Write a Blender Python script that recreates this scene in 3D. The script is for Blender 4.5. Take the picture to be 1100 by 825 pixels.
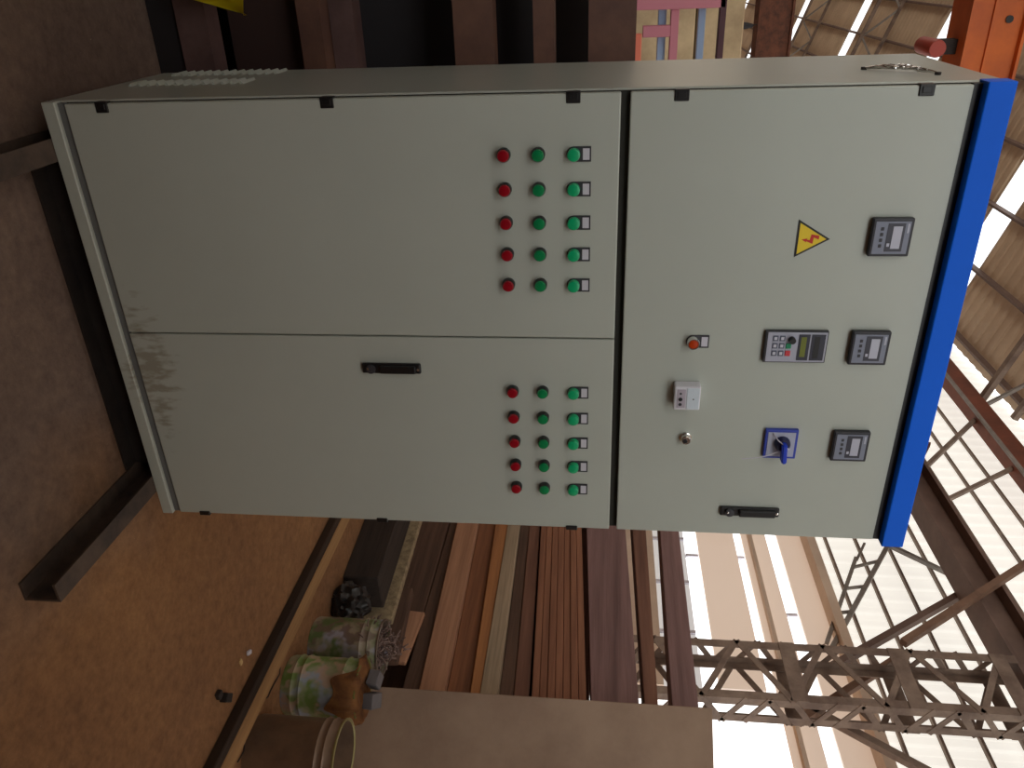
import bpy, bmesh, math, random
from mathutils import Vector, Matrix
random.seed(7)
R = math.radians
for o in list(bpy.data.objects):
    bpy.data.objects.remove(o, do_unlink=True)
SC = bpy.context.scene
COL = SC.collection

# ------------------------------------------------------------------ camera
# The photograph was taken with the camera turned a quarter turn, so world up points right in the frame.
CAM = Vector((-0.2432, -1.8609, 1.354))
yaw, pitch, roll = 0.4877, -0.1121, 0.0196
fw = Vector((math.sin(yaw) * math.cos(pitch), math.cos(yaw) * math.cos(pitch), math.sin(pitch)))
rt = Vector((math.cos(yaw), -math.sin(yaw), 0.0))
up = rt.cross(fw)
rt2 = rt * math.cos(roll) + up * math.sin(roll)
up2 = -rt * math.sin(roll) + up * math.cos(roll)
cd = bpy.data.cameras.new('camera')
cd.sensor_width = 36.0
cd.lens = 845.3 / 1100.0 * 36.0
cd.clip_start = 0.05
cd.clip_end = 400
camo = bpy.data.objects.new('camera', cd)
COL.objects.link(camo)
xa, ya, za = up2, -rt2, -fw
camo.matrix_world = Matrix(((xa.x, ya.x, za.x, CAM.x), (xa.y, ya.y, za.y, CAM.y), (xa.z, ya.z, za.z, CAM.z), (0, 0, 0, 1)))
SC.camera = camo

# ------------------------------------------------------------------ world, exposure
w = bpy.data.worlds.new('world')
SC.world = w
w.use_nodes = True
w.node_tree.nodes['Background'].inputs[0].default_value = (1.0, 0.98, 0.95, 1)
w.node_tree.nodes['Background'].inputs[1].default_value = 2.2
vs = SC.view_settings
vs.view_transform = 'Standard'
vs.look = 'None'
vs.gamma = 1.0
vs.use_curve_mapping = False
vs.exposure = 0.0
SKY_E = 1.6      # daylight through the roof light sheets
LEFT_E = 1.7      # glow of unseen left-wall sheets, added to light the cabinet side
WALL_E = 0.78    # daylight through the translucent wall sheets
GABLE_E = 2.5    # glow of unseen gable sheets, added to light the cabinet front
PART_H = 3.15     # height of the unseen partition added to shade the lower cabinet
WIN_E = 2.2      # daylight through the window strips

# ------------------------------------------------------------------ materials
MATS = {}
def srgb(r, g, b):
    f = lambda c: (c / 12.92 if c <= 0.04045 else ((c + 0.055) / 1.055) ** 2.4)
    return (f(r / 255), f(g / 255), f(b / 255), 1)

def mat(name, col, rough=0.6, metal=0.0, var=0.0, scale=6.0, bump=0.0, bscale=60.0, col2=None, stretch=None,
        emit=0.0, spec=0.5, coat=0.0, detail=6.0, lo=0.35, hi=0.65, bdist=0.004):
    if name in MATS:
        return MATS[name]
    m = bpy.data.materials.new(name)
    m.use_nodes = True
    nt = m.node_tree
    b = nt.nodes['Principled BSDF']
    b.inputs['Base Color'].default_value = col
    b.inputs['Roughness'].default_value = rough
    b.inputs['Metallic'].default_value = metal
    b.inputs['Specular IOR Level'].default_value = spec
    b.inputs['Coat Weight'].default_value = coat
    if emit:
        b.inputs['Emission Color'].default_value = col
        b.inputs['Emission Strength'].default_value = emit
    tc = nt.nodes.new('ShaderNodeTexCoord')
    mp = nt.nodes.new('ShaderNodeMapping')
    nt.links.new(tc.outputs['Object'], mp.inputs['Vector'])
    if stretch:
        mp.inputs['Scale'].default_value = stretch
    if var or col2:
        n = nt.nodes.new('ShaderNodeTexNoise')
        n.inputs['Scale'].default_value = scale
        n.inputs['Detail'].default_value = detail
        n.inputs['Roughness'].default_value = 0.65
        nt.links.new(mp.outputs[0], n.inputs['Vector'])
        rp = nt.nodes.new('ShaderNodeValToRGB')
        c2 = col2 or tuple(min(1, c * (1 - var)) for c in col[:3]) + (1,)
        rp.color_ramp.elements[0].position = lo
        rp.color_ramp.elements[1].position = hi
        rp.color_ramp.elements[0].color = c2
        rp.color_ramp.elements[1].color = col
        nt.links.new(n.outputs['Fac'], rp.inputs[0])
        nt.links.new(rp.outputs[0], b.inputs['Base Color'])
    if bump:
        n2 = nt.nodes.new('ShaderNodeTexNoise')
        n2.inputs['Scale'].default_value = bscale
        n2.inputs['Detail'].default_value = 5
        nt.links.new(mp.outputs[0], n2.inputs['Vector'])
        bp = nt.nodes.new('ShaderNodeBump')
        bp.inputs['Strength'].default_value = bump
        bp.inputs['Distance'].default_value = bdist
        nt.links.new(n2.outputs['Fac'], bp.inputs['Height'])
        nt.links.new(bp.outputs[0], b.inputs['Normal'])
    MATS[name] = m
    return m

def wood(name, c1, c2, rough=0.75, along=1, spec=0.3):
    """timber with the grain along one axis (0=x,1=y,2=z)"""
    st = [22.0, 22.0, 22.0]
    st[along] = 0.9
    return mat(name, srgb(*c1), rough, col2=srgb(*c2), scale=1.0, stretch=st, bump=0.5, bscale=2.2, detail=9, lo=0.3, hi=0.7, spec=spec, bdist=0.006)

def emis(name, col, strength):
    if name in MATS:
        return MATS[name]
    m = bpy.data.materials.new(name)
    m.use_nodes = True
    nt = m.node_tree
    b = nt.nodes['Principled BSDF']
    b.inputs['Base Color'].default_value = (0.5, 0.5, 0.48, 1)
    b.inputs['Roughness'].default_value = 0.6
    b.inputs['Emission Color'].default_value = col
    b.inputs['Emission Strength'].default_value = strength
    MATS[name] = m
    return m

# cabinet paint with splashes of mud that sit low on the doors
def cabinet_paint(name, dirt):
    m = mat(name, srgb(187, 193, 184), 0.30, var=0.05, scale=2.0, bump=0.12, bscale=420, spec=0.45, bdist=0.0006)
    if not dirt:
        return m
    nt = m.node_tree
    b = nt.nodes['Principled BSDF']
    src = b.inputs['Base Color'].links[0].from_socket
    geo = nt.nodes.new('ShaderNodeTexCoord')
    sp = nt.nodes.new('ShaderNodeSeparateXYZ')
    nt.links.new(geo.outputs['Object'], sp.inputs[0])
    def blob(sock, c, wd):
        a = nt.nodes.new('ShaderNodeMath'); a.operation = 'SUBTRACT'; a.inputs[1].default_value = c
        nt.links.new(sock, a.inputs[0])
        a2 = nt.nodes.new('ShaderNodeMath'); a2.operation = 'ABSOLUTE'
        nt.links.new(a.outputs[0], a2.inputs[0])
        mr = nt.nodes.new('ShaderNodeMapRange')
        mr.inputs[1].default_value = 0; mr.inputs[2].default_value = wd
        mr.inputs[3].default_value = 1; mr.inputs[4].default_value = 0
        nt.links.new(a2.outputs[0], mr.inputs[0])
        return mr.outputs[0]
    k = nt.nodes.new('ShaderNodeMath'); k.operation = 'MULTIPLY'
    nt.links.new(blob(sp.outputs['X'], 0.72, 0.62), k.inputs[0])
    nt.links.new(blob(sp.outputs['Z'], 0.09, 0.24), k.inputs[1])
    mp = nt.nodes.new('ShaderNodeMapping')
    mp.inputs['Scale'].default_value = (48, 30, 17)
    nt.links.new(geo.outputs['Object'], mp.inputs['Vector'])
    n = nt.nodes.new('ShaderNodeTexNoise'); n.inputs['Scale'].default_value = 1.0; n.inputs['Detail'].default_value = 4
    nt.links.new(mp.outputs[0], n.inputs['Vector'])
    s = nt.nodes.new('ShaderNodeMath'); s.operation = 'MULTIPLY'
    nt.links.new(k.outputs[0], s.inputs[0]); nt.links.new(n.outputs['Fac'], s.inputs[1])
    rp = nt.nodes.new('ShaderNodeValToRGB')
    rp.color_ramp.elements[0].position = 0.33; rp.color_ramp.elements[0].color = (0, 0, 0, 1)
    rp.color_ramp.elements[1].position = 0.46; rp.color_ramp.elements[1].color = (0.55, 0.55, 0.55, 1)
    nt.links.new(s.outputs[0], rp.inputs[0])
    mx = nt.nodes.new('ShaderNodeMix'); mx.data_type = 'RGBA'
    nt.links.new(rp.outputs[0], mx.inputs[0])
    nt.links.new(src, mx.inputs[6])
    mx.inputs[7].default_value = srgb(118, 100, 70)
    nt.links.new(mx.outputs[2], b.inputs['Base Color'])
    return m

PAINT = cabinet_paint('cabinet_paint', False)
PAINT_D = cabinet_paint('cabinet_paint_dirty', True)
BLUE = mat('fascia_blue', srgb(0, 104, 240), 0.5, var=0.06, scale=3, spec=0.2)
BLACK = mat('black_plastic', srgb(22, 22, 24), 0.4)
DARKGREY = mat('dark_grey_plastic', srgb(52, 52, 58), 0.45)
GAP = mat('seal_rubber', srgb(38, 37, 30), 0.8)
CHROME = mat('chrome', (0.75, 0.74, 0.72, 1), 0.22, 1.0)
WHITE = mat('white_label', srgb(205, 203, 214), 0.6)
RED = mat('red_lens', srgb(150, 6, 28), 0.22, coat=0.4)
GREEN = mat('green_lens', srgb(0, 132, 76), 0.22, coat=0.4)
GREEN2 = mat('green_cap', srgb(4, 172, 112), 0.3, coat=0.3)
ORANGE_L = mat('orange_lens', srgb(190, 62, 12), 0.25, coat=0.4)
STEEL_D = mat('dark_steel', srgb(58, 50, 46), 0.7, 0.2, col2=srgb(36, 30, 28), scale=5, bump=0.3, bscale=30)
RUST = mat('rusty_steel', srgb(126, 78, 56), 0.7, 0.0, col2=srgb(84, 52, 40), scale=4, bump=0.3, bscale=40)
TRUSS = mat('truss_paint', srgb(150, 132, 118), 0.7, col2=srgb(112, 94, 84), scale=3)
GREY_T = mat('grey_truss_paint', srgb(158, 152, 146), 0.7, col2=srgb(128, 122, 116), scale=3)
BROWN_G = mat('brown_girder', srgb(126, 104, 94), 0.7, col2=srgb(104, 84, 76), scale=1.5)
REDBROWN_G = mat('red_brown_girder', srgb(136, 74, 52), 0.7, col2=srgb(110, 62, 46), scale=1.5)
BRACE = mat('brown_brace', srgb(142, 112, 92), .7, col2=srgb(116, 88, 72), scale=3)
ORANGE_G = mat('orange_girder', srgb(212, 108, 40), 0.55, col2=srgb(180, 88, 40), scale=1.2)
ROOF = mat('roof_sheet', srgb(220, 198, 170), 0.6, col2=srgb(196, 172, 146), scale=0.6)
WALLM = mat('wall_render', srgb(232, 212, 192), 0.85, col2=srgb(208, 186, 166), scale=0.7, bump=0.2, bscale=8)
SKYL = emis('roof_light_sheet', (0.93, 0.97, 1.0, 1), SKY_E)
TRANS = emis('translucent_sheet', (1.0, 0.95, 0.86, 1), WALL_E)
LEFT_GLOW = emis('left_glow_sheet', (1.0, 0.92, 0.80, 1), LEFT_E)
GABLE_GLOW = emis('gable_glow_sheet', (0.93, 0.98, 1.0, 1), GABLE_E)
TAN_GLOW = emis('tan_glow', (0.60, 0.43, 0.32, 1), 0.72)  # glow put into the wall bands in place of window glare
PANE = emis('window_pane', (0.97, 0.98, 1.0, 1), WIN_E)

def floor_material():
    m = bpy.data.materials.new('dusty_floor')
    m.use_nodes = True
    nt = m.node_tree
    b = nt.nodes['Principled BSDF']
    b.inputs['Roughness'].default_value = 0.9
    b.inputs['Specular IOR Level'].default_value = 0.2
    tc = nt.nodes.new('ShaderNodeTexCoord')
    def noise(s, d, r=0.6):
        n = nt.nodes.new('ShaderNodeTexNoise')
        n.inputs['Scale'].default_value = s; n.inputs['Detail'].default_value = d; n.inputs['Roughness'].default_value = r
        nt.links.new(tc.outputs['Object'], n.inputs['Vector'])
        return n
    def ramp(n, a, ca, c, cc):
        r = nt.nodes.new('ShaderNodeValToRGB')
        r.color_ramp.elements[0].position = a; r.color_ramp.elements[0].color = ca
        r.color_ramp.elements[1].position = c; r.color_ramp.elements[1].color = cc
        nt.links.new(n.outputs['Fac'], r.inputs[0])
        return r
    big = ramp(noise(1.1, 6), 0.35, srgb(136, 100, 72), 0.65, srgb(156, 116, 80))
    cool = ramp(noise(1.1, 6), 0.35, srgb(116, 98, 90), 0.65, srgb(134, 114, 102))   # greyer tone on the low-x side, in front of the cabinet
    sx = nt.nodes.new('ShaderNodeSeparateXYZ'); nt.links.new(tc.outputs['Object'], sx.inputs[0])
    wob = nt.nodes.new('ShaderNodeMath'); wob.operation = 'MULTIPLY_ADD'; wob.inputs[1].default_value = 0.8
    nt.links.new(noise(1.6, 4).outputs['Fac'], wob.inputs[0]); nt.links.new(sx.outputs['X'], wob.inputs[2])
    sel = nt.nodes.new('ShaderNodeMapRange'); sel.inputs[1].default_value = 1.25; sel.inputs[2].default_value = 1.75
    nt.links.new(wob.outputs[0], sel.inputs[0])
    bl = nt.nodes.new('ShaderNodeMix'); bl.data_type = 'RGBA'
    nt.links.new(sel.outputs[0], bl.inputs[0]); nt.links.new(cool.outputs[0], bl.inputs[6]); nt.links.new(big.outputs[0], bl.inputs[7])
    mid = ramp(noise(26, 8, 0.75), 0.32, (0.68, 0.66, 0.66, 1), 0.68, (1.1, 1.08, 1.04, 1))
    mx = nt.nodes.new('ShaderNodeMix'); mx.data_type = 'RGBA'; mx.blend_type = 'MULTIPLY'; mx.inputs[0].default_value = 1
    nt.links.new(bl.outputs[2], mx.inputs[6]); nt.links.new(mid.outputs[0], mx.inputs[7])
    sp = ramp(noise(70, 3, 0.7), 0.70, (0, 0, 0, 1), 0.76, (1, 1, 1, 1))
    mx2 = nt.nodes.new('ShaderNodeMix'); mx2.data_type = 'RGBA'
    nt.links.new(sp.outputs[0], mx2.inputs[0]); nt.links.new(mx.outputs[2], mx2.inputs[6])
    mx2.inputs[7].default_value = srgb(190, 164, 136)
    nt.links.new(mx2.outputs[2], b.inputs['Base Color'])
    bp = nt.nodes.new('ShaderNodeBump'); bp.inputs['Strength'].default_value = 0.5; bp.inputs['Distance'].default_value = 0.01
    nt.links.new(noise(30, 8, 0.7).outputs['Fac'], bp.inputs['Height'])
    nt.links.new(bp.outputs[0], b.inputs['Normal'])
    return m
FLOORM = floor_material()

# ------------------------------------------------------------------ helpers
def BM():
    return bmesh.new()

def box(bm, x0, x1, y0, y1, z0, z1, bev=0.0, seg=1):
    r = bmesh.ops.create_cube(bm, size=1.0)
    vs_ = r['verts']
    for v in vs_:
        v.co = Vector((x0 + (v.co.x + .5) * (x1 - x0), y0 + (v.co.y + .5) * (y1 - y0), z0 + (v.co.z + .5) * (z1 - z0)))
    if bev:
        es = list({e for v in vs_ for e in v.link_edges})
        bmesh.ops.bevel(bm, geom=es, offset=bev, segments=seg, affect='EDGES', profile=0.5)
    return bm

def bar(bm, p0, p1, wd, ht, upv=(0, 0, 1)):
    """rectangular bar from p0 to p1; ht along upv, wd across"""
    p0, p1 = Vector(p0), Vector(p1)
    d = (p1 - p0).normalized()
    u = Vector(upv)
    if abs(d.dot(u)) > 0.97:
        u = Vector((0, 1, 0))
    s = d.cross(u).normalized()
    u = s.cross(d).normalized()
    vv = []
    for p in (p0, p1):
        for a, b_ in ((-1, -1), (1, -1), (1, 1), (-1, 1)):
            vv.append(bm.verts.new(p + s * (a * wd / 2) + u * (b_ * ht / 2)))
    bm.faces.new(vv[0:4][::-1]); bm.faces.new(vv[4:8])
    for i in range(4):
        j = (i + 1) % 4
        bm.faces.new((vv[i], vv[j], vv[4 + j], vv[4 + i]))
    return bm

def extrude_profile(bm, prof, f0, f1):
    """closed 2D profile -> solid between two placing functions"""
    a = [bm.verts.new(f0(*p)) for p in prof]
    b_ = [bm.verts.new(f1(*p)) for p in prof]
    n = len(prof)
    bm.faces.new(a[::-1]); bm.faces.new(b_)
    for i in range(n):
        j = (i + 1) % n
        bm.faces.new((a[i], a[j], b_[j], b_[i]))
    return bm

def lathe(bm, prof, n=32, c=(0, 0, 0), axis='z', cap=True):
    """prof: (radius, height) list; axis z or -y"""
    rings = []
    for r_, h in prof:
        ring = []
        for i in range(n):
            t = 2 * math.pi * i / n
            a, b_ = r_ * math.cos(t), r_ * math.sin(t)
            p = (a, b_, h) if axis == 'z' else (a, -h, b_)
            ring.append(bm.verts.new(Vector(c) + Vector(p)))
        rings.append(ring)
    for k in range(len(rings) - 1):
        for i in range(n):
            j = (i + 1) % n
            f = (rings[k][i], rings[k][j], rings[k + 1][j], rings[k + 1][i])
            bm.faces.new(f)
    if cap:
        bm.faces.new(rings[0][::-1]); bm.faces.new(rings[-1])
    return bm

def tube(bm, pts, r, n=8):
    pts = [Vector(p) for p in pts]
    rings = []
    for i, p in enumerate(pts):
        d = (pts[min(i + 1, len(pts) - 1)] - pts[max(i - 1, 0)]).normalized()
        u = Vector((0, 0, 1)) if abs(d.z) < 0.9 else Vector((1, 0, 0))
        s = d.cross(u).normalized(); u = s.cross(d)
        rings.append([bm.verts.new(p + (s * math.cos(2 * math.pi * k / n) + u * math.sin(2 * math.pi * k / n)) * r) for k in range(n)])
    for k in range(len(rings) - 1):
        for i in range(n):
            j = (i + 1) % n
            bm.faces.new((rings[k][i], rings[k][j], rings[k + 1][j], rings[k + 1][i]))
    bm.faces.new(rings[0][::-1]); bm.faces.new(rings[-1])
    return bm

def mesh_from(bm, name, smooth=False):
    bmesh.ops.recalc_face_normals(bm, faces=bm.faces)
    me = bpy.data.meshes.new(name)
    bm.to_mesh(me); bm.free()
    if smooth:
        for p in me.polygons:
            p.use_smooth = True
        me.set_sharp_from_angle(angle=R(38))
    return me

def world_loc(o):
    v = Vector((0, 0, 0))
    while o is not None:
        v += o.location
        o = o.parent
    return v

def obj(name, bm, m, parent=None, smooth=False, label=None):
    """mesh given in scene coordinates, linked as one object (kept unrotated under its parent)"""
    if parent is not None:
        off = world_loc(parent)
        bmesh.ops.translate(bm, verts=bm.verts, vec=-off)
    me = mesh_from(bm, name, smooth)
    me.materials.append(m)
    o = bpy.data.objects.new(name, me)
    COL.objects.link(o)
    o.parent = parent
    if label:
        o['label'] = label
    return o

def tag(o, label, cat, group=None, kind=None):
    o['label'] = label
    o['category'] = cat
    if group:
        o['group'] = group
    if kind:
        o['kind'] = kind
    return o

def thing(name, label, cat, loc=(0, 0, 0), group=None):
    o = bpy.data.objects.new(name, None)
    o.empty_display_size = 0.1
    COL.objects.link(o)
    o.location = loc
    return tag(o, label, cat, group)

def struct(name, bm, m, label, cat):
    o = obj(name, bm, m)
    o['kind'] = 'structure'
    o['label'] = label
    o['category'] = cat
    return o

def inst(name, me, m, loc, parent):
    o = bpy.data.objects.new(name, me)
    if not me.materials:
        me.materials.append(m)
    COL.objects.link(o)
    o.parent = parent
    o.location = loc
    return o

FZ = -0.1     # floor level; the cabinet stands on two steel channels 0.1 m high

# ================================================================== THE HALL
XR, ZE, SL = 9.0, 10.7, math.tan(R(20))
XRIDGE, XL = -6.0, -21.0
ZR = ZE + (XR - XRIDGE) * SL
Y0, Y1 = -14.0, 84.0

bm = BM(); box(bm, -60, 60, -60, 110, FZ - 0.2, FZ)
struct('floor', bm, FLOORM, 'brown dusty workshop floor', 'floor')

def corrugated(bm, ya, yb, pa, pb, pitch=0.25, amp=0.035, thick=None):
    """ribbed sheet between lines pa=(x,z) and pb=(x,z), ribs running from pa to pb"""
    d = Vector((pb[0] - pa[0], 0, pb[1] - pa[1])).normalized()
    nrm = Vector((-d.z, 0, d.x))
    n = max(1, int(round((yb - ya) / pitch)))
    row = []
    for i in range(n + 1):
        y = ya + (yb - ya) * i / n
        for k, (f, h) in enumerate(((0, 0), (.38, 0), (.5, 1), (.88, 1))):
            if i == n and k:
                break
            yy = y + f * (yb - ya) / n
            o_ = nrm * (amp * h)
            row.append((bm.verts.new((pa[0] + o_.x, yy, pa[1] + o_.z)), bm.verts.new((pb[0] + o_.x, yy, pb[1] + o_.z))))
    for a, b_ in zip(row, row[1:]):
        bm.faces.new((a[0], b_[0], b_[1], a[1]))
    return bm

SKY_Y = [-11.6, -1.0, 9.2, 19.9, 29.7, 40.3, 52.0, 62.4, 73.0]
SW = 0.55
edges = [Y0] + [v for y in SKY_Y for v in (y - SW, y + SW)] + [Y1]
bm = BM()
for a, b_ in zip(edges[0::2], edges[1::2]):
    corrugated(bm, a, b_, (XR, ZE), (XRIDGE, ZR), 0.4)
    corrugated(bm, a, b_, (XRIDGE, ZR), (XL, ZE), 0.4)
roof = struct('ceiling', bm, ROOF, 'brown ribbed metal roof of the workshop hall', 'roof')
for y in SKY_Y:
    for pa, pb in (((XR, ZE), (XRIDGE, ZR)), ((XRIDGE, ZR), (XL, ZE))):
        obj('roof_light', corrugated(BM(), y - SW, y + SW, pa, pb, 0.4), SKYL, roof)
k = 0
x = XR - 0.3
while x > XRIDGE:
    z = ZE + (XR - x) * SL - 0.12
    bm = BM(); box(bm, x - .035, x + .035, Y0, Y1, z - .08, z + .08)
    obj('purlin', bm, BROWN_G, roof)
    x -= 1.45
# roof trusses
def roof_truss(y):
    t = bpy.data.objects.new('roof_truss', None); COL.objects.link(t)
    t.location = (XR, y, ZE)
    t['kind'] = 'structure'; t['label'] = 'lattice roof truss under the brown roof sheets'; t['category'] = 'roof truss'
    t['group'] = 'roof trusses of the hall'
    za_ = lambda x_: ZE + (XR - x_) * SL - 0.28
    zb_ = lambda x_: za_(x_) - 0.95
    bm = BM(); bar(bm, (XR - .1, y, za_(XR)), (XRIDGE, y, za_(XRIDGE)), .14, .12); obj('top_chord', bm, TRUSS, t)
    bm = BM(); bar(bm, (XR - .1, y, zb_(XR)), (XRIDGE, y, zb_(XRIDGE)), .14, .12); obj('bottom_chord', bm, TRUSS, t)
    xx = XR - .3; s = 0
    while xx > XRIDGE + .2:
        nx = xx - 1.0
        bm = BM()
        if s % 2: bar(bm, (xx, y, za_(xx)), (nx, y, zb_(nx)), .07, .07)
        else: bar(bm, (xx, y, zb_(xx)), (nx, y, za_(nx)), .07, .07)
        obj('web_member', bm, GREY_T, t)
        xx = nx; s += 1
for y in (14.2, 24.4, 34.8, 46.0, 57.0):
    roof_truss(y)

# right-hand wall: rendered base, glowing tan bands, window strips, translucent sheets above
bm = BM()
DY0, DY1, DZ = 3.2, 6.36, 3.86
box(bm, XR, XR + .25, Y0, DY0, FZ, 2.92)
box(bm, XR, XR + .25, DY1, Y1, FZ, 2.35)
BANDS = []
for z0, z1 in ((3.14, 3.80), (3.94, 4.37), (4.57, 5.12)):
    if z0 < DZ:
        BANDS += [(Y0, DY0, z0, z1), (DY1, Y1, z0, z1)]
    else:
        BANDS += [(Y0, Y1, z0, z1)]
box(bm, XR - .12, XR, Y0, Y1, 4.04, 4.10)
box(bm, XR - .3, XR, Y0, Y1, 4.98, 5.12)
wr = struct('wall_right', bm, WALLM, 'rendered long wall with bright window strips', 'wall')
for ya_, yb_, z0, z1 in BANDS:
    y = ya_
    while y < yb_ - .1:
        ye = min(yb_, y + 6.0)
        bm = BM(); box(bm, XR, XR + .06, y, ye - .02, z0, z1); obj('glowing_band', bm, TAN_GLOW, wr)
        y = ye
wn = 1
def window_strip(z0, z1, ya, yb, stepy, m):
    global wn
    w_ = bpy.data.objects.new('window_%d' % wn, None); wn += 1
    COL.objects.link(w_); w_.location = (XR, ya, z0)
    w_['kind'] = 'structure'; w_['label'] = 'long bright window strip in the right-hand wall'; w_['category'] = 'window'
    y = ya
    while y < yb - .1:
        ye = min(yb, y + stepy)
        bm = BM(); box(bm, XR + .12, XR + .14, y + .03, ye - .03, z0, z1); obj('pane', bm, m, w_)
        bm = BM(); box(bm, XR + .08, XR + .18, ye - .03, ye + .03, z0, z1); obj('mullion', bm, WHITE, w_)
        y = ye
DULL = emis('dull_pane', (0.86, 0.84, 0.84, 1), 0.42)
window_strip(2.35, 2.92, DY1, 42, 1.15, DULL)
window_strip(2.92, 3.14, DY1, 42, 3.0, PANE)
window_strip(3.80, 3.94, DY1, 42, 3.0, PANE)
window_strip(4.37, 4.57, -10, 42, 3.0, PANE)
y = Y0
while y < Y1 - .5:
    obj('translucent_sheet', corrugated(BM(), y, y + 5.8, (XR + .1, 5.12), (XR + .1, ZE), 0.3, 0.03), TRANS, wr)
    y += 5.8
z = 5.42
while z < 10.6:
    bm = BM(); box(bm, XR - .02, XR + .05, Y0, Y1, z - .02, z + .02); obj('girt', bm, TRUSS, wr)
    z += 0.52
# left wall, far end, near end
bm = BM(); box(bm, XL - .25, XL, Y0, Y1, FZ, 5.1)
wl = struct('wall_left', bm, WALLM, 'far left long wall of the hall', 'wall')
y = Y0
while y < Y1 - .5:
    obj('translucent_sheet', corrugated(BM(), y, y + 5.8, (XL - .1, 5.12), (XL - .1, ZE), 0.3, 0.03), LEFT_GLOW, wl)  # unseen glowing sheets, added to light the left side of the cabinet
    y += 5.8
def gable(name, y, lab):
    bm = BM()
    pr = [(XL, FZ), (XR, FZ), (XR, ZE), (XRIDGE, ZR), (XL, ZE)]
    extrude_profile(bm, pr, lambda a, b_: Vector((a, y, b_)), lambda a, b_: Vector((a, y + .2, b_)))
    return struct(name, bm, WALLM, lab, 'wall')
gable('wall_back', Y1, 'far gable wall of the hall')
bm = BM(); box(bm, XL, XR, Y0 - .2, Y0, FZ, 7.0)
wf = struct('wall_front', bm, WALLM, 'near gable wall of the hall behind the viewer', 'wall')
x = XL
while x < XR - .5:       # unseen glowing sheets added above the gable wall to light the cabinet
    zt = lambda q: ZE + (XR - q) * SL if q > XRIDGE else ZE + (q - XL) * SL
    bm = BM()
    extrude_profile(bm, [(x, 7.0), (x + 3.0, 7.0), (x + 3.0, zt(x + 3.0)), (x, zt(x))], lambda a, b_: Vector((a, Y0 - .1, b_)), lambda a, b_: Vector((a, Y0 - .08, b_)))
    obj('translucent_sheet', bm, GABLE_GLOW, wf)
    x += 3.0
# unseen partitions added beside and behind the viewer to shade the lower cabinet
bm = BM(); box(bm, -4.2, 6.0, -3.9, -3.7, FZ, PART_H); box(bm, -2.7, -2.6, -3.7, 2.4, FZ, 2.5)
struct('shade_partition', bm, mat('shade_partition_board', srgb(120, 96, 78), .85), 'unseen brown partition added behind the viewer for shade', 'wall')

# runway beams
def ibeam(bm, x, z0, z1, ya, yb, fw_, tw=.06, tf=.05):
    box(bm, x - fw_ / 2, x + fw_ / 2, ya, yb, z0, z0 + tf)
    box(bm, x - fw_ / 2, x + fw_ / 2, ya, yb, z1 - tf, z1)
    box(bm, x - tw / 2, x + tw / 2, ya, yb, z0 + tf, z1 - tf)
    return bm
def part_bar(nm, p0, p1, wd, ht, m, parent):
    bm = BM(); bar(bm, p0, p1, wd, ht)
    return obj(nm, bm, m, parent)
t = thing('crane_runway_beam', 'dark brown steel crane runway beam with diagonal braces, carried on lattice columns', 'beam', (7.6, 0, 6.42))
obj('girder', ibeam(BM(), 7.6, 6.42, 6.86, Y0, 60, .44), BROWN_G, t)
bm = BM(); box(bm, 7.56, 7.64, Y0, 60, 6.86, 6.92); obj('rail', bm, GREY_T, t)
part_bar('diagonal_brace', (7.89, 7.36, 6.60), (7.89, 5.75, 4.30), .10, .09, BROWN_G, t)
part_bar('diagonal_brace', (7.28, 8.05, 8.24), (7.28, 5.70, 5.13), .09, .09, BRACE, t)
part_bar('diagonal_brace', (7.89, 6.02, 5.26), (7.89, 4.93, 3.80), .09, .09, BRACE, t)
part_bar('diagonal_brace', (7.89, 5.36, 3.66), (7.89, 3.70, 6.05), .09, .09, TRUSS, t)
part_bar('diagonal_brace', (7.27, 10.4, 7.0), (7.27, 8.4, 5.8), .08, .10, RUST, t)
t = thing('eaves_girder', 'red-brown steel girder running high along the translucent wall', 'beam', (8.5, 0, 9.3))
bm = BM(); bar(bm, (8.5, Y0, 9.0), (8.5, 60, 10.1), .3, .42); obj('girder', bm, REDBROWN_G, t)
part_bar('flange', (8.33, Y0, 8.80), (8.33, 60, 9.90), .06, .06, GREY_T, t)
part_bar('strut', (8.5, 13.4, 9.2), (8.5, 11.2, 7.3), .08, .08, TRUSS, t)
part_bar('strut', (8.5, 11.6, 9.2), (8.5, 10.2, 7.2), .07, .07, TRUSS, t)
part_bar('strut', (8.5, 16.5, 9.3), (8.5, 13.5, 7.6), .08, .08, TRUSS, t)
for p0_, p1_, wd in (((8.86, 9.6, 6.40), (8.86, 7.1, 4.85), .07), ((8.86, 9.2, 5.75), (8.86, 7.2, 4.80), .06), ((8.86, 9.6, 6.38), (8.86, 8.7, 7.36), .07),
                     ((8.86, 9.15, 6.12), (8.86, 8.95, 5.63), .04), ((8.86, 8.5, 5.72), (8.86, 8.42, 5.38), .04), ((8.86, 7.9, 5.35), (8.86, 7.85, 5.11), .04), ((8.86, 9.6, 6.0), (8.86, 9.15, 5.75), .04)):
    part_bar('wind_brace', p0_, p1_, wd, wd, GREY_T, wr)

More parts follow.
